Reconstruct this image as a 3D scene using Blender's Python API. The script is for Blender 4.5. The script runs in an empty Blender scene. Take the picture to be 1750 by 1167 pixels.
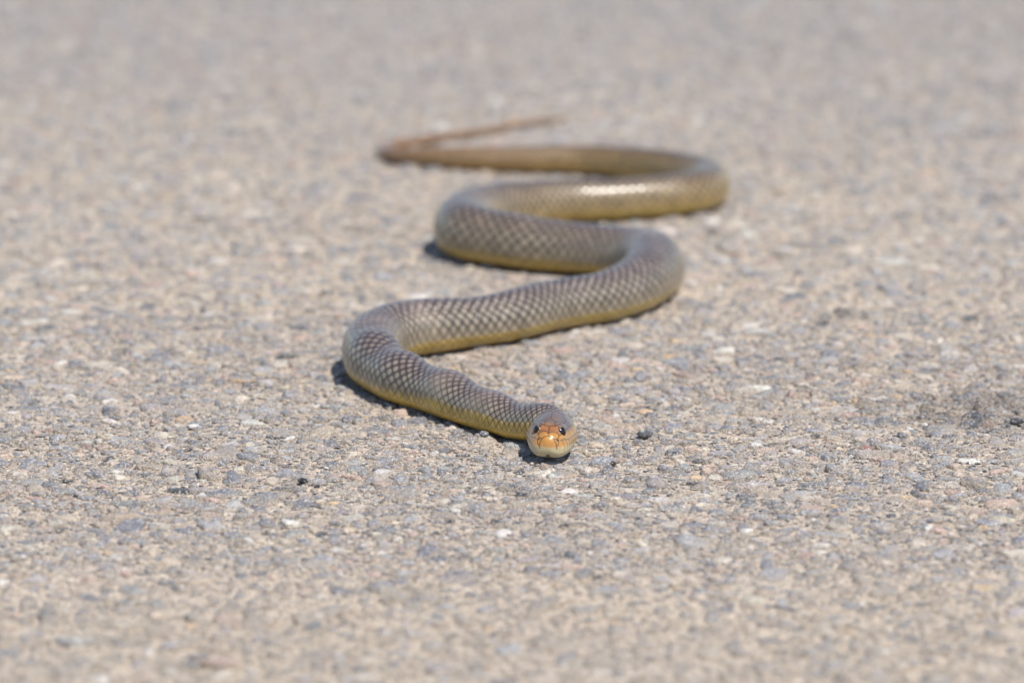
import bpy, math
import numpy as np
from mathutils import Vector

# ------------------------------------------------------------------ camera, sky, sun
sc = bpy.context.scene
COL = sc.collection
F_PX = 300.0 / 36.0 * 1750.0          # focal length in photo pixels
PITCH = math.radians(11.77)
CAM_H, CAM_D = 0.82, 3.70             # the head lies about at the origin
cam_d = bpy.data.cameras.new('camera')
cam = bpy.data.objects.new('camera', cam_d); COL.objects.link(cam)
cam.location = (0, -CAM_D, CAM_H)
cam.rotation_euler = (math.pi / 2 - PITCH, 0, 0)
cam_d.lens, cam_d.sensor_width = 300.0, 36.0
cam_d.clip_start, cam_d.clip_end = 0.05, 3000
cam_d.dof.use_dof = True
cam_d.dof.focus_distance = 3.765
cam_d.dof.aperture_fstop = 8.8
cam_d.dof.aperture_blades = 0
sc.camera = cam

SUN = np.array([0.36, -0.45, 1.0]); SUN /= np.linalg.norm(SUN)   # towards the sun
elev = math.asin(SUN[2]); azim = math.atan2(SUN[0], SUN[1])       # azimuth from +Y, clockwise
w = bpy.data.worlds.new('World'); sc.world = w; w.use_nodes = True
nt = w.node_tree; nt.nodes.clear()
sky = nt.nodes.new('ShaderNodeTexSky'); sky.sky_type = 'NISHITA'; sky.sun_disc = False
sky.dust_density = 0.3; sky.ozone_density = 3.0; sky.sun_elevation = elev; sky.sun_rotation = azim
bg = nt.nodes.new('ShaderNodeBackground'); bg.inputs[1].default_value = 0.125
wo = nt.nodes.new('ShaderNodeOutputWorld')
nt.links.new(sky.outputs[0], bg.inputs[0]); nt.links.new(bg.outputs[0], wo.inputs[0])
sl = bpy.data.lights.new('sun', 'SUN'); sl.energy = 4.9; sl.angle = math.radians(0.53); sl.color = (1.0, 0.94, 0.86)
so = bpy.data.objects.new('sun', sl); COL.objects.link(so)
so.rotation_euler = Vector(tuple(-SUN)).to_track_quat('-Z', 'Y').to_euler()
so.location = (1, -1, 3)
vs = sc.view_settings
vs.view_transform = 'Standard'; vs.look = 'None'; vs.gamma = 1; vs.use_curve_mapping = False
vs.exposure = 0.36
sc.cycles.use_denoising = True
sc.cycles.max_bounces = 6

rng = np.random.default_rng(11)
MM = 0.001
cp, sp_ = math.cos(PITCH), math.sin(PITCH)

def pix(x, y, z=0.0):
    """photo pixel -> world point on the horizontal plane at height z"""
    dx, dy = (x - 875.0) / F_PX, -(y - 583.5) / F_PX
    d = np.array([dx, cp + dy * sp_, -sp_ + dy * cp])
    t = (z - CAM_H) / d[2]
    return np.array([0, -CAM_D, CAM_H]) + d * t, t

def to_pix(P):
    P = np.asarray(P); q = P - np.array([0, -CAM_D, CAM_H])
    dep = q[..., 1] * cp - q[..., 2] * sp_
    up = q[..., 1] * sp_ + q[..., 2] * cp
    return 875 + F_PX * q[..., 0] / dep, 583.5 - F_PX * up / dep

# ------------------------------------------------------------------ node and mesh helpers
def material(name):
    m = bpy.data.materials.new(name); m.use_nodes = True
    n = m.node_tree; n.nodes.clear()
    out = n.nodes.new('ShaderNodeOutputMaterial'); b = n.nodes.new('ShaderNodeBsdfPrincipled')
    n.links.new(b.outputs[0], out.inputs[0])
    return m, n, b

def put(n, sock, val):
    if isinstance(val, bpy.types.NodeSocket): n.links.new(val, sock)
    else: sock.default_value = val

def mth(n, op, a, b=None, c=None):
    k = n.nodes.new('ShaderNodeMath'); k.operation = op
    put(n, k.inputs[0], a)
    if b is not None: put(n, k.inputs[1], b)
    if c is not None: put(n, k.inputs[2], c)
    return k.outputs[0]

def mixc(n, f, a, b, mode='MIX'):
    k = n.nodes.new('ShaderNodeMix'); k.data_type = 'RGBA'; k.blend_type = mode
    put(n, k.inputs[0], f)
    put(n, k.inputs[6], a if isinstance(a, bpy.types.NodeSocket) else (*a, 1))
    put(n, k.inputs[7], b if isinstance(b, bpy.types.NodeSocket) else (*b, 1))
    return k.outputs[2]

def noise(n, co, scale, detail=3, rough=0.6):
    k = n.nodes.new('ShaderNodeTexNoise'); put(n, k.inputs['Vector'], co)
    k.inputs['Scale'].default_value = scale; k.inputs['Detail'].default_value = detail; k.inputs['Roughness'].default_value = rough
    return k.outputs[0]

def voro(n, co, scale):
    k = n.nodes.new('ShaderNodeTexVoronoi'); put(n, k.inputs['Vector'], co); k.inputs['Scale'].default_value = scale
    return k

def ramp(n, f, stops, interp='LINEAR'):
    k = n.nodes.new('ShaderNodeValToRGB'); k.color_ramp.interpolation = interp
    e = k.color_ramp.elements
    while len(e) < len(stops): e.new(0.5)
    for el, (p, c) in zip(e, stops):
        el.position = p; el.color = (*c, 1) if len(c) == 3 else c
    put(n, k.inputs[0], f)
    return k.outputs[0]

def maprange(n, v, a, b, c=0.0, d=1.0, smooth=True):
    k = n.nodes.new('ShaderNodeMapRange'); k.interpolation_type = 'SMOOTHSTEP' if smooth else 'LINEAR'
    put(n, k.inputs[0], v); put(n, k.inputs[1], a); put(n, k.inputs[2], b); put(n, k.inputs[3], c); put(n, k.inputs[4], d)
    return k.outputs[0]

def attr(n, name):
    k = n.nodes.new('ShaderNodeAttribute'); k.attribute_name = name
    return k

def bump(n, h, dist, strength=1.0, normal=None):
    k = n.nodes.new('ShaderNodeBump'); k.inputs['Strength'].default_value = strength; k.inputs['Distance'].default_value = dist
    put(n, k.inputs['Height'], h)
    if normal is not None: put(n, k.inputs['Normal'], normal)
    return k.outputs[0]

def mesh_np(name, V, tris=None, quads=None, smooth=True, cols=None, floats=None):
    me = bpy.data.meshes.new(name)
    V = np.ascontiguousarray(V, dtype=np.float32)
    parts, starts, tot = [], [], 0
    for f, k in ((quads, 4), (tris, 3)):
        if f is None or len(f) == 0: continue
        f = np.asarray(f, dtype=np.int32)
        parts.append(f.ravel()); starts.append(tot + np.arange(len(f), dtype=np.int32) * k); tot += f.size
    li = np.concatenate(parts); ls = np.concatenate(starts)
    me.vertices.add(len(V)); me.vertices.foreach_set('co', V.ravel())
    me.loops.add(len(li)); me.loops.foreach_set('vertex_index', li)
    me.polygons.add(len(ls)); me.polygons.foreach_set('loop_start', ls)
    me.update(calc_edges=True)
    me.polygons.foreach_set('use_smooth', np.full(len(ls), smooth))
    if cols is not None:
        a = me.attributes.new('col', 'FLOAT_COLOR', 'POINT')
        c = np.ones((len(V), 4), np.float32); c[:, :3] = cols
        a.data.foreach_set('color', c.ravel())
    for k, v in (floats or {}).items():
        a = me.attributes.new(k, 'FLOAT', 'POINT'); a.data.foreach_set('value', np.ascontiguousarray(v, dtype=np.float32))
    me.validate()
    return me

def link(name, me, mat, parent=None, loc=None):
    o = bpy.data.objects.new(name, me); COL.objects.link(o)
    if me is not None and mat is not None: me.materials.append(mat)
    if loc is not None: o.location = loc
    if parent is not None: o.parent = parent
    return o

def tag(o, label=None, cat=None, group=None, kind=None):
    if label: o['label'] = label
    if cat: o['category'] = cat
    if group: o['group'] = group
    if kind: o['kind'] = kind
    return o

def sstep(x, a, b):
    t = np.clip((x - a) / (b - a), 0, 1); return t * t * (3 - 2 * t)

def fbm2(x, y, scale, seed, octaves=3):
    """cheap value noise on points (metres), returns about -1..1"""
    out = np.zeros_like(x); amp, tot = 1.0, 0.0
    for o in range(octaves):
        r = np.random.default_rng(seed + o).random((256, 256)) * 2 - 1
        X, Y = x * scale + 17.3 * o, y * scale + 9.1 * o
        i, j = np.floor(X).astype(int), np.floor(Y).astype(int)
        fx, fy = X - i, Y - j; fx = fx * fx * (3 - 2 * fx); fy = fy * fy * (3 - 2 * fy)
        g = lambda a, b: r[a & 255, b & 255]
        out += amp * ((g(i, j) * (1 - fx) + g(i + 1, j) * fx) * (1 - fy) + (g(i, j + 1) * (1 - fx) + g(i + 1, j + 1) * fx) * fy)
        tot += amp; amp *= 0.5; scale *= 2.03
    return out / tot

# ------------------------------------------------------------------ road: one sheet out to the horizon
SAND = (0.485, 0.40, 0.308)
def ground_nodes(n, b):
    geo = n.nodes.new('ShaderNodeNewGeometry'); P = geo.outputs['Position']
    return P

m_road, n, b = material('worn_road_binder')
P = ground_nodes(n, b)
gr = voro(n, P, 900.0)
grain = ramp(n, gr.outputs['Color'], [(0.0, (0.12, 0.11, 0.11)), (0.22, (0.30, 0.25, 0.20)), (0.45, SAND), (0.72, (0.52, 0.43, 0.33)), (0.9, (0.72, 0.65, 0.54)), (1.0, (0.42, 0.27, 0.19))])
g2 = noise(n, P, 260.0, 4, 0.65)
base = mixc(n, maprange(n, g2, 0.25, 0.5), (0.27, 0.225, 0.185), grain)
hole = noise(n, P, 330.0, 2, 0.5)
base = mixc(n, maprange(n, hole, 0.64, 0.70, 0.0, 0.85), base, (0.05, 0.046, 0.044))  # dark bitumen specks, with the shade of small crevices put into the colour
# beyond the built aggregate the stones are only colour cells
fv = voro(n, P, 165.0)
farc = ramp(n, fv.outputs['Color'], [(0.0, (0.11, 0.112, 0.12)), (0.3, (0.21, 0.21, 0.218)), (0.55, (0.30, 0.28, 0.265)), (0.78, (0.40, 0.34, 0.285)), (1.0, (0.52, 0.49, 0.45))])
fa = attr(n, 'far').outputs['Fac']
fg = noise(n, P, 240.0, 4, 0.7)
farm = mixc(n, maprange(n, fg, 0.35, 0.65, 0.05, 0.75), farc, SAND)
base = mixc(n, fa, base, farm)
big = noise(n, P, 5.0, 3, 0.55)
base = mixc(n, maprange(n, big, 0.35, 0.75, 0.0, 0.35), base, (0.33, 0.30, 0.28))
base = mixc(n, mth(n, 'MULTIPLY', attr(n, 'bare').outputs['Fac'], 0.65), base, (0.262, 0.243, 0.234))
base = mixc(n, mth(n, 'MULTIPLY', attr(n, 'stain').outputs['Fac'], 0.6), base, (0.11, 0.10, 0.095))
put(n, b.inputs['Base Color'], base)
b.inputs['Roughness'].default_value = 0.9; b.inputs['Specular IOR Level'].default_value = 0.25
hb = mth(n, 'ADD', mth(n, 'MULTIPLY', gr.outputs['Distance'], -0.6), g2)
hb = mth(n, 'ADD', hb, mth(n, 'MULTIPLY', mth(n, 'MULTIPLY', fv.outputs['Distance'], fa), -1.6))
hb = mth(n, 'SUBTRACT', hb, maprange(n, hole, 0.60, 0.72, 0.0, 1.2))
put(n, b.inputs['Normal'], bump(n, hb, 0.0016, 1.0))

def graded(lo, hi, step, far, k=1.22):
    a = list(np.arange(lo, hi + step / 2, step)); d = step; p = a[-1]; up = []
    while p < far: d *= k; p += d; up.append(p)
    d = step; q = a[0]; dn = []
    while q > -far: d *= k; q -= d; dn.append(q)
    return np.array(dn[::-1] + a + up)
GX0, GX1, GY0, GY1 = -0.42, 0.42, -0.56, 1.42
gx = graded(GX0, GX1, 0.0026, 600.0); gy = graded(GY0, GY1, 0.0030, 900.0)
X, Y = np.meshgrid(gx, gy)
def relief(x, y):
    """gentle unevenness of the worn surface, metres"""
    fade = sstep(np.maximum(np.maximum(GX0 - x, x - GX1), np.maximum(GY0 - y, y - GY1)), 0.3, 0.0)
    return fade * (0.0012 * fbm2(x, y, 9.0, 3, 2) + 0.0006 * fbm2(x, y, 60.0, 31, 2))
def bare(x, y):                                            # greyer and less sandy farther along the road
    return sstep(y + 0.12 * fbm2(x, y, 4.0, 55, 2), 0.45, 1.25)
DP = pix(1700, 700)[0]
def patch(x, y):
    return sstep(np.exp(-(((x - DP[0]) / 0.075) ** 2 + ((y - DP[1]) / 0.05) ** 2)) * (1 + 0.9 * fbm2(x, y, 95.0, 91, 3)), 0.25, 0.95)
inside = np.maximum(np.maximum(GX0 - X, X - GX1), np.maximum(GY0 - Y, Y - GY1))
Z = relief(X, Y) + np.where(inside < 0, 0.00045, 0) * fbm2(X, Y, 210.0, 77, 2) - 0.0003
ny, nx = X.shape
idx = np.arange(nx * ny).reshape(ny, nx)
Q = np.stack([idx[:-1, :-1], idx[:-1, 1:], idx[1:, 1:], idx[1:, :-1]], -1).reshape(-1, 4)
me = mesh_np('road', np.stack([X, Y, Z], -1).reshape(-1, 3), quads=Q, floats={'far': sstep(inside, -0.02, 0.30).ravel(), 'stain': patch(X, Y).ravel(), 'bare': bare(X, Y).ravel()})
road = tag(link('road', me, m_road), 'worn pale grey and sandy asphalt road with exposed stones', 'road', kind='structure')

# ------------------------------------------------------------------ aggregate stones set in the road
m_stone, n, b = material('road_stone')
geo = n.nodes.new('ShaderNodeNewGeometry'); P = geo.outputs['Position']
c = attr(n, 'col').outputs['Color']
mott = noise(n, P, 520.0, 4, 0.7)
c1 = mixc(n, 1.0, c, ramp(n, mott, [(0.25, (0.62, 0.62, 0.63)), (0.5, (1, 1, 1)), (0.78, (1.5, 1.47, 1.42))]), 'MULTIPLY')
sv = voro(n, P, 1500.0)
glint_spk = mth(n, 'GREATER_THAN', n.nodes.new('ShaderNodeSeparateColor').outputs[0], 0.84)
sepc = glint_spk.node.inputs[0].links[0].from_node; n.links.new(sv.outputs['Color'], sepc.inputs[0])
c1 = mixc(n, mth(n, 'MULTIPLY', glint_spk, 0.55), c1, (0.74, 0.68, 0.59))  # pale grain specks that also paint bright glints into the stone colour
du = noise(n, P, 170.0, 4, 0.7)
dust = attr(n, 'dust').outputs['Fac']
low = attr(n, 'low').outputs['Fac']                       # sand lies round the foot of every stone
dm = maprange(n, mth(n, 'ADD', mth(n, 'ADD', du, mth(n, 'MULTIPLY', dust, 0.20)), mth(n, 'MULTIPLY', low, 0.28)), 0.64, 0.88, 0.0, 0.85)
sandc = ramp(n, sepc.outputs[1], [(0.0, (0.22, 0.18, 0.15)), (0.3, (0.40, 0.325, 0.245)), (0.7, SAND), (1.0, (0.62, 0.55, 0.46))])
c1 = mixc(n, dm, c1, sandc)
put(n, b.inputs['Base Color'], c1)
put(n, b.inputs['Roughness'], maprange(n, mott, 0.3, 0.7, 0.36, 0.75))
b.inputs['Specular IOR Level'].default_value = 0.4
hb = mth(n, 'ADD', mth(n, 'MULTIPLY', noise(n, P, 420.0, 5, 0.7), 1.0), mth(n, 'MULTIPLY', noise(n, P, 1400.0, 2, 0.6), 0.35))
hb = mth(n, 'ADD', hb, mth(n, 'MULTIPLY', mth(n, 'MULTIPLY', sv.outputs['Distance'], dm), -0.5))
put(n, b.inputs['Normal'], bump(n, hb, 0.0022, 1.0))

def ico(sub, cut):
    import bmesh
    bm = bmesh.new(); bmesh.ops.create_icosphere(bm, subdivisions=sub, radius=1.0)
    bmesh.ops.delete(bm, geom=[v for v in bm.verts if v.co.z < cut], context='VERTS')
    bm.verts.ensure_lookup_table()
    v = np.array([q.co[:] for q in bm.verts]); f = np.array([[q.index for q in p.verts] for p in bm.faces])
    bm.free(); return v, f
T_HI, T_MID, T_LO = ico(3, -0.10), ico(2, -0.3), ico(1, -0.6)

PAL = np.array([[0.222, 0.221, 0.232], [0.29, 0.283, 0.283], [0.160, 0.162, 0.176], [0.34, 0.315, 0.30], [0.44, 0.36, 0.275], [0.44, 0.315, 0.255],
                [0.56, 0.525, 0.475], [0.29, 0.255, 0.245], [0.07, 0.07, 0.075], [0.52, 0.36, 0.20], [0.37, 0.26, 0.22], [0.50, 0.44, 0.36]])
PW = np.array([26, 21, 12, 14, 9, 6, 5, 6, 1.6, 0.9, 1.4, 9.0]); PW /= PW.sum()

# packing on a raster, largest first
RES = 0.0008
SX0, SX1, SY0, SY1 = -0.78, 0.78, -0.72, 1.75      # strewn thinner and thinner outside the fine sheet
W, H = int((SX1 - SX0) / RES), int((SY1 - SY0) / RES)
grow = (SX1 - SX0) * (SY1 - SY0) / ((GX1 - GX0) * (GY1 - GY0))
occ = np.zeros((H, W), bool)
stones = []
classes = [(0.0075, 0.0095, 140), (0.0055, 0.0075, 1300), (0.0038, 0.0055, 6500), (0.0026, 0.0038, 22000), (0.0016, 0.0026, 52000)]
for r0, r1, tries in classes:
    tries = int(tries * (grow if r1 > 0.0027 else 1.0))
    bx0, bx1, by0, by1 = (SX0, SX1, SY0, SY1) if r1 > 0.0027 else (GX0, GX1, GY0, GY1)
    cx = rng.uniform(bx0, bx1, tries); cy = rng.uniform(by0, by1, tries); rr = rng.uniform(r0, r1, tries)
    k = 0.80
    I = ((cy - SY0) / RES).astype(int); J = ((cx - SX0) / RES).astype(int); Rr = np.maximum((rr * k / RES).astype(int), 1)
    for q in range(tries):
        i, j, r = I[q], J[q], Rr[q]
        i0, i1, j0, j1 = max(i - r, 0), i + r + 1, max(j - r, 0), j + r + 1
        if occ[i, min(j, W - 1)] if i < H else True: continue
        s = occ[i0:i1, j0:j1]
        if s[0].any() or s[-1].any() or s[:, 0].any() or s[:, -1].any() or s[s.shape[0] // 2].any() or s[:, s.shape[1] // 2].any(): continue
        c_ = int(r * 0.3)
        occ[i0 + c_:i1 - c_, j0:j1] = True; occ[i0:i1, j0 + c_:j1 - c_] = True
        stones.append((cx[q], cy[q], rr[q]))
S = np.array(stones)
so_ = np.maximum(np.maximum(GX0 - S[:, 0], S[:, 0] - GX1), np.maximum(GY0 - S[:, 1], S[:, 1] - GY1))
S = S[rng.random(len(S)) > so_ / 0.34]
# fine grit strewn everywhere
NG = 46000
gyy = np.concatenate([rng.uniform(GY0, GY1, 16000), rng.uniform(-0.24, 0.30, NG - 16000)])
grit = np.stack([rng.uniform(GX0, GX1, NG), gyy, 0.0005 + 0.0012 * rng.random(NG) ** 1.6], 1)

def stone_shapes(S, T, angular=True, seed=0, lift=1.0):
    """convex worn stones: p-norm of half-space planes, one nearly flat worn top"""
    r = np.random.default_rng(seed)
    N = len(S); d, F = T; K = 9
    az = r.uniform(0, 2 * math.pi, (N, K)); el = r.uniform(-0.2, 0.95, (N, K))
    nrm = np.stack([np.cos(el) * np.cos(az), np.cos(el) * np.sin(az), np.sin(el)], -1)
    h = r.uniform(0.72, 1.08, (N, K))
    top = np.stack([r.normal(0, 0.13, N), r.normal(0, 0.13, N), np.ones(N)], -1); top /= np.linalg.norm(top, axis=1, keepdims=True)
    nrm = np.concatenate([nrm, top[:, None]], 1)
    rad = S[:, 2]
    ht = np.clip((0.0003 + 0.0017 * r.random(N) ** 1.4) * lift, None, rad * 0.62)
    hz = np.minimum(ht / rad + 0.30, 0.85)
    h = np.concatenate([h, hz[:, None]], 1)
    acc = np.zeros((N, len(d)))
    for k in range(K + 1):
        acc += (np.maximum(nrm[:, k] @ d.T, 0) / h[:, k:k + 1]) ** 13
    R = np.clip(acc, 1e-8, None) ** (-1 / 13.0)
    R = np.minimum(R, 1.5) * (1 + r.normal(0, 0.02, R.shape))
    for fr, am in ((3.5, 0.085), (6.0, 0.06), (10.0, 0.035)):
        kv = r.normal(0, fr * 0.6, (N, 3)); R = R * (1 + am * np.sin(kv @ d.T + r.uniform(0, 6.28, (N, 1))))
    V = d[None] * R[..., None]
    an = r.uniform(0, math.pi, N); st = r.uniform(1.0, 1.42, N)
    x, y = V[..., 0] * st[:, None], V[..., 1] / st[:, None] ** 0.6
    ca, sa = np.cos(an)[:, None], np.sin(an)[:, None]
    V = np.stack([(x * ca - y * sa), (x * sa + y * ca), V[..., 2]], -1) * rad[:, None, None]
    V[..., 2] -= 0.30 * rad[:, None]                        # bury the lower part
    ctr = np.stack([S[:, 0], S[:, 1], relief(S[:, 0], S[:, 1])], -1)
    return V, ctr

def stone_cols(N, seed):
    r = np.random.default_rng(seed)
    c = PAL[r.choice(len(PAL), N, p=PW)]
    return np.clip(c * r.uniform(0.8, 1.22, (N, 1)) * r.normal(1, 0.014, (N, 3)), 0.02, 0.8)

def dark_patch(x, y, c):
    """old bare bitumen showing at the right hand side"""
    return c * ((1 - 0.6 * patch(x, y)) * (1 - 0.14 * bare(x, y)))[:, None]

def low_of(V):
    """1 at the foot of a stone, 0 at its top"""
    zt = V[..., 2].max(-1, keepdims=True); zt = np.maximum(zt, 0.0004)
    return np.clip(1 - V[..., 2] / zt, 0, 1)

def heap(name, batches):
    vs_, fs_, cs__, ds_, ls_, off = [], [], [], [], [], 0
    for V, ctr, F, col, dust in batches:
        N, nv = V.shape[:2]
        vs_.append((V + ctr[:, None]).reshape(-1, 3))
        fs_.append((F[None] + (off + np.arange(N) * nv)[:, None, None]).reshape(-1, 3)); off += N * nv
        cs__.append(np.repeat(col, nv, 0)); ds_.append(np.repeat(dust, nv)); ls_.append(low_of(V).ravel())
    return mesh_np(name, np.concatenate(vs_), tris=np.concatenate(fs_), cols=np.concatenate(cs__), floats={'dust': np.concatenate(ds_), 'low': np.concatenate(ls_)})

px_, py_ = to_pix(np.stack([S[:, 0], S[:, 1], np.zeros(len(S))], -1))
in_view = (px_ > 5) & (px_ < 1745) & (py_ > 5) & (py_ < 1160)

# ------------------------------------------------------------------ the snake's course over the road
HEAD_L = 34.0
SNOUT, _ = pix(936, 760, 9.0 * MM)
head_dir = np.array([0.09, 1.0]); head_dir /= np.linalg.norm(head_dir)
course = [(900, 718, 66), (855, 705, 68), (820, 692, 74), (785, 678, 80), (745, 664, 80), (705, 650, 84), (668, 632, 90), (642, 611, 96), (634, 590, 98),
          (650, 572, 98), (690, 560, 98), (740, 553, 96), (810, 548, 86), (870, 537, 88), (939, 521, 86), (1022, 506, 86), (1075, 488, 92), (1110, 466, 98),
          (1118, 447, 100), (1100, 434, 96), (1060, 427, 92), (1000, 421, 88), (905, 411, 92), (845, 402, 94), (805, 392, 98), (790, 380, 98), (805, 364, 94),
          (850, 352, 86), (900, 345, 80), (960, 340, 76), (1060, 336, 73), (1160, 329, 71), (1200, 320, 70), (1214, 308, 68), (1205, 297, 66), (1170, 288, 62),
          (1100, 278, 56), (1000, 270, 50), (880, 270, 44), (760, 268, 36), (700, 266, 28), (668, 262, 24), (655, 256, 22), (668, 248, 20), (710, 241, 17),
          (760, 234, 15), (840, 221, 12), (920, 207, 9), (968, 200, 5)]
ctrl, cdia = [], []
for dd in (0, 8, 16, 24, HEAD_L - 2):
    ctrl.append(SNOUT[:2] + head_dir * dd * MM); cdia.append(17.4)
for x, y, dpx in course:
    t = pix(x, y, 0.01)[1]
    dia = dpx * t / F_PX
    p, _ = pix(x, y, 0.5 * dia + 0.001)
    ctrl.append(p[:2]); cdia.append(dia * 1000)
ctrl, cdia = np.array(ctrl), np.array(cdia)
def catmull(P, per=40):
    out, n_ = [], len(P)
    Pp = np.vstack([2 * P[0] - P[1], P, 2 * P[-1] - P[-2]])
    for i in range(n_ - 1):
        p0, p1, p2, p3 = Pp[i:i + 4]
        t0 = 0; t1 = t0 + np.linalg.norm(p1[:2] - p0[:2]) ** .5; t2 = t1 + np.linalg.norm(p2[:2] - p1[:2]) ** .5; t3 = t2 + np.linalg.norm(p3[:2] - p2[:2]) ** .5
        t = np.linspace(t1, t2, per, endpoint=False)[:, None]
        A1 = (t1 - t) / (t1 - t0) * p0 + (t - t0) / (t1 - t0) * p1; A2 = (t2 - t) / (t2 - t1) * p1 + (t - t1) / (t2 - t1) * p2
        A3 = (t3 - t) / (t3 - t2) * p2 + (t - t2) / (t3 - t2) * p3
        B1 = (t2 - t) / (t2 - t0) * A1 + (t - t0) / (t2 - t0) * A2; B2 = (t3 - t) / (t3 - t1) * A2 + (t - t1) / (t3 - t1) * A3
        out.append((t2 - t) / (t2 - t1) * B1 + (t - t1) / (t2 - t1) * B2)
    out.append(P[-1:]); return np.vstack(out)
cur = catmull(np.hstack([ctrl, cdia[:, None]]))
def arclen(c): return np.concatenate([[0], np.cumsum(np.linalg.norm(np.diff(c[:, :2], axis=0), axis=1))])
def resample(c, s): L = arclen(c); return np.stack([np.interp(s, L, c[:, k]) for k in range(c.shape[1])], 1)
L = arclen(cur)[-1]
cur = resample(cur, np.arange(0, L, 0.0005))
kw = 33; ker = np.hanning(kw + 2)[1:-1]; ker /= ker.sum()
for k in range(3):
    pad = np.concatenate([2 * cur[0, k] - cur[kw // 2:0:-1, k], cur[:, k], 2 * cur[-1, k] - cur[-2:-kw // 2 - 1:-1, k]])
    cur[:, k] = np.convolve(pad, ker, 'valid')
L = arclen(cur)[-1]
print('snake length', L)

# ------------------------------------------------------------------ the snake's body: one lofted skin, snout to tail
d_tip = 3.0 * (1 - np.cos(np.linspace(0.03, math.pi / 2, 26)))
s_mm = np.concatenate([d_tip, np.arange(3.2, 36, 0.22), np.arange(36, 470, 0.45), np.arange(470, L * 1000 - 0.3, 0.95), [L * 1000 - 0.05]])
Cn = resample(cur, s_mm * MM)
tan = np.stack([np.gradient(np.interp(s_mm, s_mm, Cn[:, k]), s_mm) for k in (0, 1)], 1)
tan /= np.linalg.norm(tan, axis=1, keepdims=True)          # points tailwards
lat = np.stack([tan[:, 1], -tan[:, 0]], 1)                 # to the picture's right when tan = +Y
dia = Cn[:, 2].copy()
# soft swellings of the neck and fore body
def s_at(x, y):
    p = pix(x, y, 0.01)[0]; return s_mm[np.argmin((Cn[:, 0] - p[0]) ** 2 + (Cn[:, 1] - p[1]) ** 2)]
SMOOTH_AT = [(s_at(843, 700), 7), (s_at(782, 678), 8), (s_at(640, 606), 13), (s_at(664, 568), 10), (s_at(1116, 456), 24), (s_at(792, 384), 22), (s_at(1212, 308), 24)]
snug = np.zeros_like(s_mm)
for s0, w0 in SMOOTH_AT: snug = np.maximum(snug, np.exp(-((s_mm - s0) / w0) ** 2))   # where the scales lie closed
ph0 = SMOOTH_AT[1][0]
dia *= 1 + 0.05 * np.cos((s_mm - ph0) / 5.9 - 0.5) * sstep(s_mm, 38, 60) * sstep(s_mm, 260, 150) + 0.012 * np.sin(s_mm / 17.0)
d = s_mm
tab = np.array([  # d, half width, bottom, top, exponent
    [0, 5.5, -0.9, 8.0, 2.6], [1, 5.8, -1.1, 8.2, 2.5], [3, 6.8, -1.6, 8.8, 2.6], [6, 8.0, -2.0, 10.0, 3.2], [9.5, 9.2, -2.1, 11.5, 3.3], [13, 10.0, -2.0, 12.5, 3.0],
    [18, 10.8, -1.7, 13.6, 2.45], [22, 11.0, -1.2, 14.0, 2.35], [26, 10.5, -0.6, 14.2, 2.25], [30, 9.5, 0, 14.6, 2.15], [34, 8.9, 0, 15.4, 2.1], [40, 8.7, 0, 16.2, 2.1]])
ha = np.interp(d, tab[:, 0], tab[:, 1]); hb_ = np.interp(d, tab[:, 0], tab[:, 2]); ht_ = np.interp(d, tab[:, 0], tab[:, 3]); hn = np.interp(d, tab[:, 0], tab[:, 4])
g = np.hanning(21); g /= g.sum()
sm = lambda v: np.concatenate([v[:10], np.convolve(v, g, 'valid'), v[-10:]])
ha, hb_, ht_ = sm(ha), sm(hb_), sm(ht_)
wb = sstep(d, 30, 44)
A = ha * (1 - wb) + wb * dia / 2
TOP = ht_ * (1 - wb) + wb * dia * 0.95
BOT = hb_ * (1 - wb)
NU = hn * (1 - wb) + wb * 2.1
round_ = np.where(d < 3, np.sqrt(np.clip(1 - (1 - d / 3) ** 2, 0, 1)), 1.0)
round_ = 0.0 + round_ * 1.0
MID = np.where(d < 50, BOT + (TOP - BOT) * (0.46 * (1 - wb) + 0.45 * wb), TOP * 0.45)
ZB = 0.9 + 3.9 * sstep(d, 62, 22) + relief(Cn[:, 0], Cn[:, 1]) * 600          # lifted chin
PHI_MAX = math.radians(106)
ph = np.concatenate([np.linspace(-math.pi, -PHI_MAX, 21)[:-1], np.linspace(-PHI_MAX, PHI_MAX, 133), np.linspace(PHI_MAX, math.pi, 21)[1:-1]])
M = len(ph); NR = len(s_mm)
sn, cs = np.sin(ph)[None], np.cos(ph)[None]
nu = np.where(cs >= 0, NU[:, None], 2.7 + 1.3 * (1 - wb)[:, None])
xl = A[:, None] * np.sign(sn) * np.abs(sn) ** (2 / nu)
zr = np.sign(cs) * np.abs(cs) ** (2 / nu)
z = MID[:, None] + np.where(zr >= 0, zr * (TOP - MID)[:, None], zr * (MID - BOT)[:, None])
headf = (1 - wb)[:, None]
xl *= 1 - 0.38 * headf * np.clip(zr, 0, 1) ** 1.1 - 0.03 * headf * np.clip(-zr, 0, 1)
xl *= round_[:, None]; z = MID[:, None] + (z - MID[:, None]) * round_[:, None]
dm_ = np.broadcast_to(d[:, None], xl.shape).copy()
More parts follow.
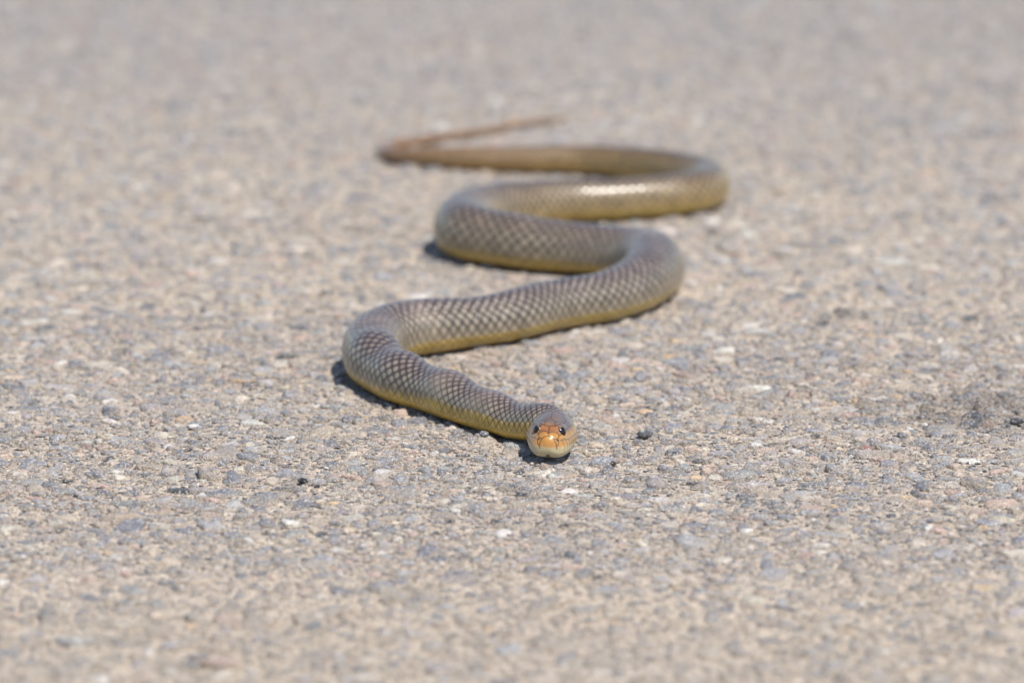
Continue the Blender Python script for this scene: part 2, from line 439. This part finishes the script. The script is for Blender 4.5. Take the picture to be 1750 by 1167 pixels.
# eye sockets, brow ridge, muzzle groove
EYE = dict(d=9.9, z=8.6, r=2.75)
sgn = np.sign(xl)
de = np.sqrt(((dm_ - EYE['d']) / 1.0) ** 2 + ((z - EYE['z']) / 1.0) ** 2)
sidem = (d < 24)[:, None] & (np.abs(xl) > 2.5)
xl -= sgn * np.where(sidem, 0.9 * np.exp(-(de / 2.1) ** 4), 0)
brow = np.exp(-((dm_ - 10.2) / 3.4) ** 2 - ((z - 11.0) / 0.9) ** 2)
xl += sgn * np.where(sidem, 1.0 * brow, 0); z += np.where(sidem, 0.45 * brow, 0)
lore = np.exp(-((dm_ - 5.6) / 2.2) ** 2 - ((z - 7.0) / 1.6) ** 2)
xl -= sgn * np.where(sidem, 0.45 * lore, 0)
cheek = np.exp(-((dm_ - 20) / 6) ** 2 - ((z - 4.2) / 2.2) ** 2)
xl += sgn * np.where(sidem, 0.5 * cheek, 0)

# --- plates of the head: suture lines in head-local millimetres
def seg_dist(px, py, line):
    best = np.full(px.shape, 1e9)
    for (x0, y0), (x1, y1) in zip(line[:-1], line[1:]):
        vx, vy = x1 - x0, y1 - y0
        t = np.clip(((px - x0) * vx + (py - y0) * vy) / (vx * vx + vy * vy + 1e-9), 0, 1)
        best = np.minimum(best, np.hypot(px - x0 - t * vx, py - y0 - t * vy))
    return best
front = (d < 12)[:, None] & (cs > -0.75)
axx = np.abs(xl)
q = z * 0.976 + dm_ * 0.216                                 # slanting height over the face
fl = lambda pts: [((668 - x) * 0.031, (905 - y) * 0.031 + 0.35) for x, y in pts]
face = [fl([(668, 505), (668, 640)]),
        fl([(668, 640), (620, 650), (580, 682), (553, 740), (540, 800), (546, 825)]),
        fl([(668, 606), (645, 580), (590, 571), (540, 592), (516, 628), (535, 680), (580, 684)]),
        fl([(535, 680), (510, 700), (520, 760), (548, 790)]),
        fl([(668, 505), (600, 497), (520, 468)]),
        fl([(516, 628), (485, 600), (478, 540)])]
sut = np.full(xl.shape, 1e9)
for l in face: sut = np.minimum(sut, np.where(front, seg_dist(axx, q, l), 1e9))
crown = [[(0, 15.8), (0, 25.0)], [(0, 15.8), (2.0, 13.6), (2.3, 10.2)], [(2.3, 10.2), (0, 9.4)], [(2.0, 13.6), (5.6, 14.6)], [(5.6, 14.6), (6.2, 20.0), (3.4, 25.4), (0, 25.0)],
         [(2.3, 10.2), (5.0, 8.2)]]
topm = (cs > 0.25) & (d > 8)[:, None]
sutc = np.full(xl.shape, 1e9)
for l in crown: sutc = np.minimum(sutc, np.where(topm, seg_dist(axx, dm_, l), 1e9))
lipz = 2.5 + 0.05 * dm_                                    # line of the mouth
side = (np.abs(sn) > 0.3) & (d > 1.5)[:, None] & (d < 27)[:, None] & (z < 9)
mouth = np.where(side & (dm_ < 23), np.abs(z - (0.1 + 0.06 * dm_)), 1e9)
labial = np.full(xl.shape, 1e9)
for k, dd in enumerate((4.2, 6.6, 9.0, 11.4, 14.0, 17.0, 20.2, 23.4)):
    labial = np.minimum(labial, np.where(side & (z > 0.5) & (z < 6.3), seg_dist(dm_, z, [(dd - 0.3, 0.5), (dd + 0.5, 6.2)]), 1e9))
    labial = np.minimum(labial, np.where(side & (z < 0.3), np.abs(dm_ - dd - 1.1), 1e9))
labial = np.minimum(labial, np.where(side & (dm_ > 3.5) & (dm_ < 24), np.abs(z - 6.2 - 0.5 * np.exp(-((dm_ - 10) / 2.5) ** 2) * -1.0), 1e9))
temp = np.full(xl.shape, 1e9)
for l in ([(12.8, 9.2), (17, 9.8), (24, 9.0)], [(12.8, 6.8), (14, 9.3)], [(17, 9.8), (18.4, 6.3)], [(16, 12.2), (17, 9.8)], [(21, 9.5), (22, 6.3)]):
    temp = np.minimum(temp, np.where(side | ((cs > 0) & (np.abs(sn) > 0.6) & (d > 10)[:, None]), seg_dist(dm_, z, l), 1e9))
line = lambda v, w: np.exp(-(v / w) ** 2)
SUT = np.clip(line(sut, 0.23) * 0.95 + line(sutc, 0.22) * 0.75 + line(mouth, 0.17) * 0.75 + line(labial, 0.2) * 0.8 + line(temp, 0.2) * 0.7, 0, 1)
nost = np.exp(-((dm_ - 2.6) / 0.45) ** 2 - ((z - 6.3) / 0.5) ** 2) * (axx > 2)
notch = np.exp(-(xl / 0.55) ** 2) * (d < 4)[:, None] * (z < 0.1) * (cs < 0)

# --- scale lattice
row_v = np.where(np.abs(ph) <= PHI_MAX, ph / PHI_MAX * 8.5, np.sign(ph) * (8.5 + (np.abs(ph) - PHI_MAX) / PHI_MAX * 8.5))
pitch = np.clip(0.222 * dia, 1.2, None)
uu = np.concatenate([[0], np.cumsum(np.diff(s_mm) / (0.5 * (pitch[1:] + pitch[:-1])))])
U = np.broadcast_to(uu[:, None], xl.shape); VV = np.broadcast_to(row_v[None], xl.shape)
AS = 2.2
def cell(u, v):
    ua = u - np.round(u); va = v - 2 * np.round(v / 2)
    ub = u - 0.5 - np.round(u - 0.5); vb = v - 1 - 2 * np.round((v - 1) / 2)
    da, db = np.hypot(ua * AS, va), np.hypot(ub * AS, vb)
    near_a = da < db
    un, vn = np.where(near_a, ua, ub), np.where(near_a, va, vb)
    f1, f2 = np.minimum(da, db), np.maximum(da, db)
    f2 = np.minimum(f2, np.hypot((1 - np.abs(un)) * AS, vn))
    return f2 - f1, un
E, un = cell(U, VV)
scal = sstep(d, 23.5, 28.5)[:, None] * (np.abs(row_v) < 8.9)[None]
vent = sstep(d, 26, 34)[:, None] * (np.abs(row_v) >= 8.9)[None]
sz = (dia / 24)[:, None]
ev = 0.5 - np.abs(U - np.round(U))
disp = scal * sz * (0.20 * sstep(E, 0.0, 0.6) + 0.07 * un) + vent * sz * 0.22 * sstep(ev, 0, 0.12)
disp -= 0.16 * SUT * (1 - scal) + 0.5 * nost + 0.7 * notch
V3 = np.empty((NR, M, 3))
V3[..., 0] = Cn[:, None, 0] + lat[:, None, 0] * xl * MM
V3[..., 1] = Cn[:, None, 1] + lat[:, None, 1] * xl * MM
V3[..., 2] = (z + ZB[:, None] - 0.05 * xl * sstep(d, 30, 12)[:, None]) * MM
gu = np.gradient(V3, axis=0); gv = (np.roll(V3, -1, 1) - np.roll(V3, 1, 1)) / 2
Nn = np.cross(gv, gu); Nn /= np.linalg.norm(Nn, axis=-1, keepdims=True) + 1e-12
ctr = np.stack([Cn[:, 0], Cn[:, 1], (MID + ZB) * MM], -1)[:, None]
if np.mean(np.sum(Nn * (V3 - ctr), -1)) < 0: Nn = -Nn
V3 += Nn * (disp * MM)[..., None]

# --- pigment (linear albedo)
def lerp(a, b, t): return np.asarray(a) * (1 - t[..., None]) + np.asarray(b) * t[..., None]
av = np.abs(VV); sD = np.broadcast_to(d[:, None], xl.shape)
post = sstep(sD, 430, 900)
back = lerp((0.130, 0.095, 0.078), (0.120, 0.074, 0.028), post)
flank = lerp((0.220, 0.180, 0.128), (0.265, 0.170, 0.046), post)
low = lerp((0.48, 0.31, 0.045), (0.35, 0.235, 0.052), sstep(sD, 60, 330))
low = lerp(low, (0.29, 0.165, 0.034), sstep(sD, 850, 1100))
C3 = back * (1 - sstep(av, 1.5, 6.0))[..., None] + flank * sstep(av, 1.5, 6.0)[..., None]
nk = sstep(sD, 190, 60); t = sstep(av + 1.7 * nk, 7.5, 8.9); C3 = C3 * (1 - t)[..., None] + low * t[..., None]
tailc = sstep(sD, L * 1000 - 330, L * 1000 - 120); C3 = C3 * (1 - tailc)[..., None] + np.array((0.27, 0.135, 0.045)) * tailc[..., None]
# head
hz = z
HC = lerp((0.44, 0.375, 0.225), (0.40, 0.19, 0.035), sstep(hz, 2.7, 4.4))
HC = lerp(HC, (0.22, 0.082, 0.026), sstep(q, 8.6, 11.6) * sstep(sD, 16, 5))
HC = lerp(HC, (0.125, 0.088, 0.066), sstep(sD + 0.25 * np.abs(xl) + 0.4 * np.sin(xl * 1.1), 8.5, 13.0) * sstep(hz, 6.0, 10.0))
HC = lerp(HC, (0.30, 0.185, 0.075), sstep(sD, 4, 8) * sstep(hz, 9.5, 6) * sstep(hz, 2.5, 4.5))
HC = lerp(HC, (0.42, 0.31, 0.12), sstep(sD, 14, 26) * sstep(hz, 4, 1.5))
C3 = lerp(HC, C3, np.broadcast_to(sstep(d, 22, 31)[:, None], xl.shape))
dk = np.clip(SUT * (1 - scal * 0.9) + nost + notch, 0, 1)
C3 = lerp(C3, (0.035, 0.02, 0.012), dk * 0.92)
edark = (sstep(av, 9.0, 6.5) * 0.34 + 0.58) * (1 - 0.15 * post) * (1 - 0.68 * snug)[:, None]
lw = (0.19 + 0.12 * sstep(av, 7.2, 3.0)) * (1 - 0.38 * post) * np.ones_like(xl)
spotr = 0.44 + 0.10 * sstep(sD, 150, 60) + 0.03 * post
spot = sstep(av, 8.2, 6.2) * (1 - 0.5 * snug)[:, None]
hm = np.broadcast_to(scal * 1.0, xl.shape)

Vf = np.concatenate([V3.reshape(-1, 3), V3[0].mean(0)[None] - np.array([0, 0.02 * MM, 0]), V3[-1].mean(0)[None]])
idx = np.arange(NR * M).reshape(NR, M); nxt = np.roll(idx, -1, 1)
Q = np.stack([idx[:-1], nxt[:-1], nxt[1:], idx[1:]], -1).reshape(-1, 4)
tip = NR * M
T3 = np.concatenate([np.stack([np.full(M, tip), nxt[0], idx[0]], -1), np.stack([np.full(M, tip + 1), idx[-1], nxt[-1]], -1)])
app = lambda a: np.concatenate([a.ravel(), [a[0, 0], a[-1, 0]]])
cols = np.concatenate([C3.reshape(-1, 3), C3[0].mean(0)[None], C3[-1].mean(0)[None]])

m_snake, n, b = material('snake_skin')
cu, cv = attr(n, 'su').outputs['Fac'], attr(n, 'sv').outputs['Fac']
def wrap(x, off, per):
    y = mth(n, 'DIVIDE', mth(n, 'SUBTRACT', x, off), per)
    return mth(n, 'MULTIPLY', mth(n, 'SUBTRACT', y, mth(n, 'ROUND', y)), per)
ua, va, ub, vb = wrap(cu, 0.0, 1.0), wrap(cv, 0.0, 2.0), wrap(cu, 0.5, 1.0), wrap(cv, 1.0, 2.0)
def hyp(x, y): return mth(n, 'SQRT', mth(n, 'ADD', mth(n, 'POWER', mth(n, 'ABSOLUTE', mth(n, 'MULTIPLY', x, AS)), 2.0), mth(n, 'POWER', mth(n, 'ABSOLUTE', y), 2.0)))
da, db = hyp(ua, va), hyp(ub, vb)
sel = mth(n, 'LESS_THAN', da, db)
pick = lambda a_, b_: mth(n, 'ADD', mth(n, 'MULTIPLY', a_, sel), mth(n, 'MULTIPLY', b_, mth(n, 'SUBTRACT', 1.0, sel)))
unn, vnn = pick(ua, ub), pick(va, vb)
f1, f2 = mth(n, 'MINIMUM', da, db), mth(n, 'MAXIMUM', da, db)
f2 = mth(n, 'MINIMUM', f2, hyp(mth(n, 'SUBTRACT', 1.0, mth(n, 'ABSOLUTE', unn)), vnn))
edge = mth(n, 'SUBTRACT', f2, f1)
lwn = attr(n, 'lw').outputs['Fac']
em = maprange(n, edge, mth(n, 'MULTIPLY', lwn, 0.55), mth(n, 'MULTIPLY', lwn, 1.7), 1.0, 0.0)
ell = mth(n, 'SQRT', mth(n, 'ADD', mth(n, 'POWER', mth(n, 'ABSOLUTE', mth(n, 'MULTIPLY', unn, 2.05)), 2.0), mth(n, 'POWER', mth(n, 'ABSOLUTE', mth(n, 'MULTIPLY', vnn, 0.95)), 2.0)))
em = mth(n, 'MAXIMUM', em, mth(n, 'MULTIPLY', maprange(n, ell, attr(n, 'spotr').outputs['Fac'], mth(n, 'ADD', attr(n, 'spotr').outputs['Fac'], 0.2)), attr(n, 'spot').outputs['Fac']))
em = mth(n, 'MULTIPLY', mth(n, 'MULTIPLY', em, attr(n, 'edark').outputs['Fac']), attr(n, 'scal').outputs['Fac'])
evn = mth(n, 'SUBTRACT', 0.5, mth(n, 'ABSOLUTE', ua))
vm = mth(n, 'MULTIPLY', maprange(n, evn, 0.02, 0.09, 0.45, 0.0), attr(n, 'vent').outputs['Fac'])
geo = n.nodes.new('ShaderNodeNewGeometry')
nz = noise(n, geo.outputs['Position'], 180.0, 3, 0.6)
base = mixc(n, 1.0, attr(n, 'col').outputs['Color'], ramp(n, nz, [(0.25, (0.82, 0.82, 0.82)), (0.75, (1.16, 1.15, 1.13))]), 'MULTIPLY')
# each scale paler at its middle
base = mixc(n, mth(n, 'MULTIPLY', maprange(n, edge, 0.4, 1.3, 0.0, 0.34), attr(n, 'scal').outputs['Fac']), base, (0.37, 0.315, 0.235))
wn = n.nodes.new('ShaderNodeTexWhiteNoise'); wn.noise_dimensions = '2D'
cmb = n.nodes.new('ShaderNodeCombineXYZ')
put(n, cmb.inputs[0], mth(n, 'ROUND', mth(n, 'MULTIPLY', mth(n, 'SUBTRACT', cu, unn), 2.0))); put(n, cmb.inputs[1], mth(n, 'ROUND', mth(n, 'SUBTRACT', cv, vnn)))
n.links.new(cmb.outputs[0], wn.inputs['Vector'])
vary = maprange(n, wn.outputs['Value'], 0.0, 1.0, 0.80, 1.16, False)
gg = n.nodes.new('ShaderNodeCombineColor')
for k_ in range(3): put(n, gg.inputs[k_], vary)
base = mixc(n, attr(n, 'scal').outputs['Fac'], base, mixc(n, 1.0, base, gg.outputs[0], 'MULTIPLY'))
base = mixc(n, em, base, mixc(n, 0.68, mixc(n, 1.0, base, (0.24, 0.225, 0.21), 'MULTIPLY'), (0.036, 0.025, 0.021)))
base = mixc(n, vm, base, (0.12, 0.075, 0.02))
put(n, b.inputs['Base Color'], base)
put(n, b.inputs['Roughness'], maprange(n, nz, 0.3, 0.7, 0.29, 0.40))
b.inputs['Specular IOR Level'].default_value = 0.5
b.inputs['Coat Weight'].default_value = 0.38; b.inputs['Coat Roughness'].default_value = 0.17; b.inputs['Coat IOR'].default_value = 1.5
hb = mth(n, 'MULTIPLY', maprange(n, edge, 0.0, 0.5), attr(n, 'scal').outputs['Fac'])
put(n, b.inputs['Normal'], bump(n, hb, 0.00018, 0.8))

me = mesh_np('snake_body', Vf, tris=T3, quads=Q, cols=cols,
             floats={'su': app(U), 'sv': app(VV), 'scal': app(hm), 'vent': app(np.broadcast_to(vent * 1.0, xl.shape)), 'edark': app(edark * np.ones_like(xl)), 'lw': app(lw), 'spot': app(spot), 'spotr': app(spotr)})
# make faces point outwards
p0 = me.polygons[len(Q) // 2]
mid = V3[(len(Q) // 2) // M].mean(0)
if (Vector(p0.center) - Vector(mid)).dot(p0.normal) < 0: me.flip_normals()
snake = bpy.data.objects.new('snake', None); COL.objects.link(snake)
snake.empty_display_size = 0.02
snake_loc = np.array([SNOUT[0], SNOUT[1], 0.0]); snake.location = snake_loc
tag(snake, 'long olive brown snake with yellow lower flanks winding across the road', 'snake')
me.transform(__import__('mathutils').Matrix.Translation(Vector(-snake_loc)))
body = link('body', me, m_snake, snake)

# eyes
m_iris, n, b = material('snake_iris')
tc = n.nodes.new('ShaderNodeTexCoord')
nz = noise(n, tc.outputs['Object'], 1600.0, 3, 0.6)
put(n, b.inputs['Base Color'], ramp(n, nz, [(0.3, (0.02, 0.010, 0.007)), (0.7, (0.07, 0.03, 0.015))]))
b.inputs['Roughness'].default_value = 0.06; b.inputs['Coat Weight'].default_value = 1.0; b.inputs['Coat Roughness'].default_value = 0.03
m_pupil, n, b = material('snake_pupil')
tc = n.nodes.new('ShaderNodeTexCoord')
nz = noise(n, tc.outputs['Object'], 900.0, 2, 0.5)
put(n, b.inputs['Base Color'], ramp(n, nz, [(0.3, (0.004, 0.004, 0.006)), (0.7, (0.009, 0.010, 0.016))]))
b.inputs['Roughness'].default_value = 0.04
m_rim, n, b = material('eye_rim_skin')
tc = n.nodes.new('ShaderNodeTexCoord')
nz = noise(n, tc.outputs['Object'], 1200.0, 2, 0.5)
put(n, b.inputs['Base Color'], ramp(n, nz, [(0.3, (0.24, 0.17, 0.09)), (0.7, (0.38, 0.29, 0.17))]))
b.inputs['Roughness'].default_value = 0.4

def sphere_part(r, axis, lo, hi, seg=32, rings=18, squash=None):
    """zone of a sphere about an axis, polar angle lo..hi"""
    ax = np.asarray(axis) / np.linalg.norm(axis)
    e1 = np.cross([0, 0, 1.0], ax); e1 /= np.linalg.norm(e1); e2 = np.cross(ax, e1)
    th = np.linspace(lo, hi, rings)[:, None]; fi = np.linspace(0, 2 * math.pi, seg, endpoint=False)[None]
    P = (np.cos(th)[..., None] * np.ones((1, seg, 1)) * ax + (np.sin(th) * np.cos(fi))[..., None] * e1 + (np.sin(th) * np.sin(fi))[..., None] * e2) * r
    i = np.arange(rings * seg).reshape(rings, seg); j = np.roll(i, -1, 1)
    return P.reshape(-1, 3), np.stack([i[:-1], j[:-1], j[1:], i[1:]], -1).reshape(-1, 4)

# ring of the skin at the eye, to seat the eyeball in it
ie = int(np.argmin(np.abs(d - EYE['d'])))
for side_ in (1, -1):
    col_ = np.argmin(np.where(np.sign(xl[ie]) == side_, np.abs(z[ie] - EYE['z']) + 5 * (cs[0] < -0.6), 99))
    xs = xl[ie, col_]
    lp = np.array([Cn[ie, 0], Cn[ie, 1], 0]) + np.array([lat[ie, 0], lat[ie, 1], 0]) * (xs - side_ * 1.45) * MM
    lp[2] = (EYE['z'] + ZB[ie] - 0.05 * xs) * MM
    axis = np.array([lat[ie, 0], lat[ie, 1], 0]) * side_ * 0.88 - np.array([tan[ie, 0], tan[ie, 1], 0]) * 0.47 + np.array([0, 0, 0.02])
    Pv, Fq = sphere_part(EYE['r'] * MM, axis, 0.02, math.pi - 0.02)
    eye = link('eye', mesh_np('eye', Pv, quads=Fq), m_iris, snake, lp - snake_loc)
    Pv, Fq = sphere_part(EYE['r'] * 1.012 * MM, axis, 0.01, 0.92)
    Pr, Fr = sphere_part(EYE['r'] * 1.03 * MM, axis, 1.18, 1.28)
    link('rim', mesh_np('rim', Pr, quads=Fr), m_rim, eye)
    link('pupil', mesh_np('pupil', Pv, quads=Fq), m_pupil, eye)

# ------------------------------------------------------------------ stones: 300 largest in view singly, the rest joined
cover = np.zeros(len(S), bool)
for c_ in Cn[::12]:
    cover |= (S[:, 0] - c_[0]) ** 2 + (S[:, 1] - c_[1]) ** 2 < (c_[2] * MM * 0.5) ** 2
size_px = S[:, 2] / np.hypot(S[:, 1] + CAM_D, CAM_H)
order = np.argsort(np.where(in_view & ~cover, -size_px, 1))[:300]
single = np.zeros(len(S), bool); single[order] = True
focus = np.abs(S[:, 1]) < 0.22
scol = dark_patch(S[:, 0], S[:, 1], stone_cols(len(S), 5))
sb = 0.55 * bare(S[:, 0], S[:, 1])[:, None]; scol = scol * (1 - sb) + np.array([0.275, 0.255, 0.246]) * sb
sdust = rng.uniform(0, 1, len(S)) + 0.5 * sstep(-S[:, 1], 0.15, 0.38) - 0.6 * bare(S[:, 0], S[:, 1])
Vs, cs_ = stone_shapes(S[single], T_HI, seed=21)
for V_, c_, k_, u_ in zip(Vs, cs_, scol[single], sdust[single]):
    me = mesh_np('stone', V_, tris=T_HI[1], cols=np.repeat(k_[None], len(V_), 0), floats={'dust': np.full(len(V_), u_), 'low': low_of(V_)})
    link('stone', me, m_stone, road, c_)
rest = ~single
nt_ = 0
sharp = (S[:, 1] > -0.16) & (S[:, 1] < 0.2)
hi = rest & sharp & (S[:, 2] > 0.0026); md = rest & ~hi & ((focus & (S[:, 2] > 0.0019)) | (S[:, 2] > 0.0040)); lo = rest & ~hi & ~md
batches = []
for mask, T, seed in ((hi, T_HI, 22), (md, T_MID, 25), (lo, T_LO, 23)):
    V_, c_ = stone_shapes(S[mask], T, seed=seed)
    batches.append((V_, c_, T[1], scol[mask], sdust[mask]))
o = tag(link('aggregate', heap('aggregate', batches), m_stone, road), kind='stuff'); nt_ += len(o.data.polygons)
gcol = stone_cols(NG, 9)
T_G = ico(1, -0.2)
V_, c_ = stone_shapes(grit, T_G, seed=24, lift=1.0)
o = tag(link('grit', heap('grit', [(V_, c_, T_G[1], dark_patch(grit[:, 0], grit[:, 1], gcol), rng.uniform(0, 0.8, NG))]), m_stone, road), kind='stuff'); nt_ += len(o.data.polygons)
print('stones', len(S), 'tris', nt_, 'road', len(road.data.polygons) * 2, 'snake', len(body.data.polygons) * 2)

# ------------------------------------------------------------------ loose pebbles lying on the road
T_FULL = ico(3, -2)
def pebble(px, py, wmm, hmm, col, label, seed, rot=0.0, depth=0.8):
    r = np.random.default_rng(seed)
    dd, F = T_FULL
    K = 14
    nn = r.normal(size=(K, 3)); nn /= np.linalg.norm(nn, axis=1, keepdims=True); h = r.uniform(0.74, 1.0, K)
    R = (np.maximum(dd @ nn.T, 0) / h) ** 7
    R = np.clip(R.sum(1), 1e-4, None) ** (-1 / 7.0); R = np.clip(R, 0.6, 1.25) * (1 + r.normal(0, 0.008, len(dd)))
    V_ = dd * R[:, None]; V_ /= np.abs(V_).max(0)
    V_ = V_ * np.array([wmm / 2, wmm * depth / 2, hmm / 2]) * MM
    c_, s_ = math.cos(rot), math.sin(rot)
    V_ = np.stack([V_[:, 0] * c_ - V_[:, 1] * s_, V_[:, 0] * s_ + V_[:, 1] * c_, V_[:, 2] + hmm / 2 * MM], 1)
    p, _ = pix(px, py, 0.0)
    me = mesh_np('pebble', V_, tris=F, cols=np.repeat(np.array([col]), len(V_), 0), floats={'dust': np.full(len(V_), 0.1), 'low': np.zeros(len(V_))})
    o = link('pebble', me, m_stone, None, (p[0], p[1], 0.0004 + float(relief(p[0:1], p[1:2])[0])))
    return tag(o, label, 'pebble', 'loose pebbles on the road')
pebble(1103, 749, 7.6, 4.6, (0.15, 0.155, 0.17), 'rounded dark grey pebble lying beside the snake\'s head', 1, 0.1)
pebble(517, 829, 4.9, 2.9, (0.030, 0.030, 0.032), 'small black pebble lying on bare road', 2, -0.1)
pebble(541, 836, 3.0, 2.0, (0.06, 0.055, 0.06), 'tiny dark chip right beside the small black pebble', 3)
pebble(1048, 798, 2.7, 2.5, (0.085, 0.065, 0.06), 'tiny dark brown pebble on sandy patch near the snake\'s head', 4)
pebble(826, 748, 5.0, 3.4, (0.17, 0.18, 0.20), 'grey pebble touching the underside of the snake\'s neck', 5)
pebble(1736, 728, 8.0, 4.0, (0.06, 0.06, 0.063), 'black stone lying on the dark bare patch of road', 6, 0.3)
pebble(1478, 778, 8.0, 3.8, (0.30, 0.165, 0.135), 'reddish brown pebble lying just in front of the dark bare patch', 7)
pebble(1580, 733, 3.2, 2.6, (0.62, 0.60, 0.57), 'small white pebble beside the dark bare patch of road', 8)
pebble(330, 735, 5.4, 2.2, (0.60, 0.57, 0.53), 'flat chalk white chip lying loose behind the small black pebble', 9, 0.2)

# ------------------------------------------------------------------ a fragment of dry straw
m_straw, n, b = material('dry_straw')
geo = n.nodes.new('ShaderNodeNewGeometry')
put(n, b.inputs['Base Color'], ramp(n, noise(n, geo.outputs['Position'], 700.0, 3, 0.6), [(0.3, (0.34, 0.21, 0.09)), (0.7, (0.52, 0.36, 0.18))]))
b.inputs['Roughness'].default_value = 0.6
p, _ = pix(415, 652, 0.002)
tt = np.linspace(-1, 1, 15); fi = np.linspace(0, 2 * math.pi, 9)[:-1]
cxs = np.stack([tt * 7.0, 1.6 * tt ** 2 - 0.8 * tt, 0.9 + 0.5 * tt ** 2], 1)
rad_ = 0.62 * (1 - 0.55 * np.abs(tt) ** 3)
Vt = cxs[:, None] + np.stack([np.zeros((15, 8)), rad_[:, None] * np.cos(fi)[None], 0.7 * rad_[:, None] * np.sin(fi)[None]], -1)
ii = np.arange(15 * 8).reshape(15, 8); jj = np.roll(ii, -1, 1)
Qs = np.stack([ii[:-1], jj[:-1], jj[1:], ii[1:]], -1).reshape(-1, 4)
Vt = np.concatenate([Vt.reshape(-1, 3), cxs[:1], cxs[-1:]])
Ts = np.concatenate([np.stack([np.full(8, 120), jj[0], ii[0]], -1), np.stack([np.full(8, 121), ii[-1], jj[-1]], -1)])
straw = link('straw', mesh_np('straw', Vt * MM, tris=Ts, quads=Qs), m_straw, None, (p[0], p[1], float(relief(p[0:1], p[1:2])[0]) + 0.0003))
tag(straw, 'thin tan fragment of dry straw lying beside the front loop of the snake', 'straw')
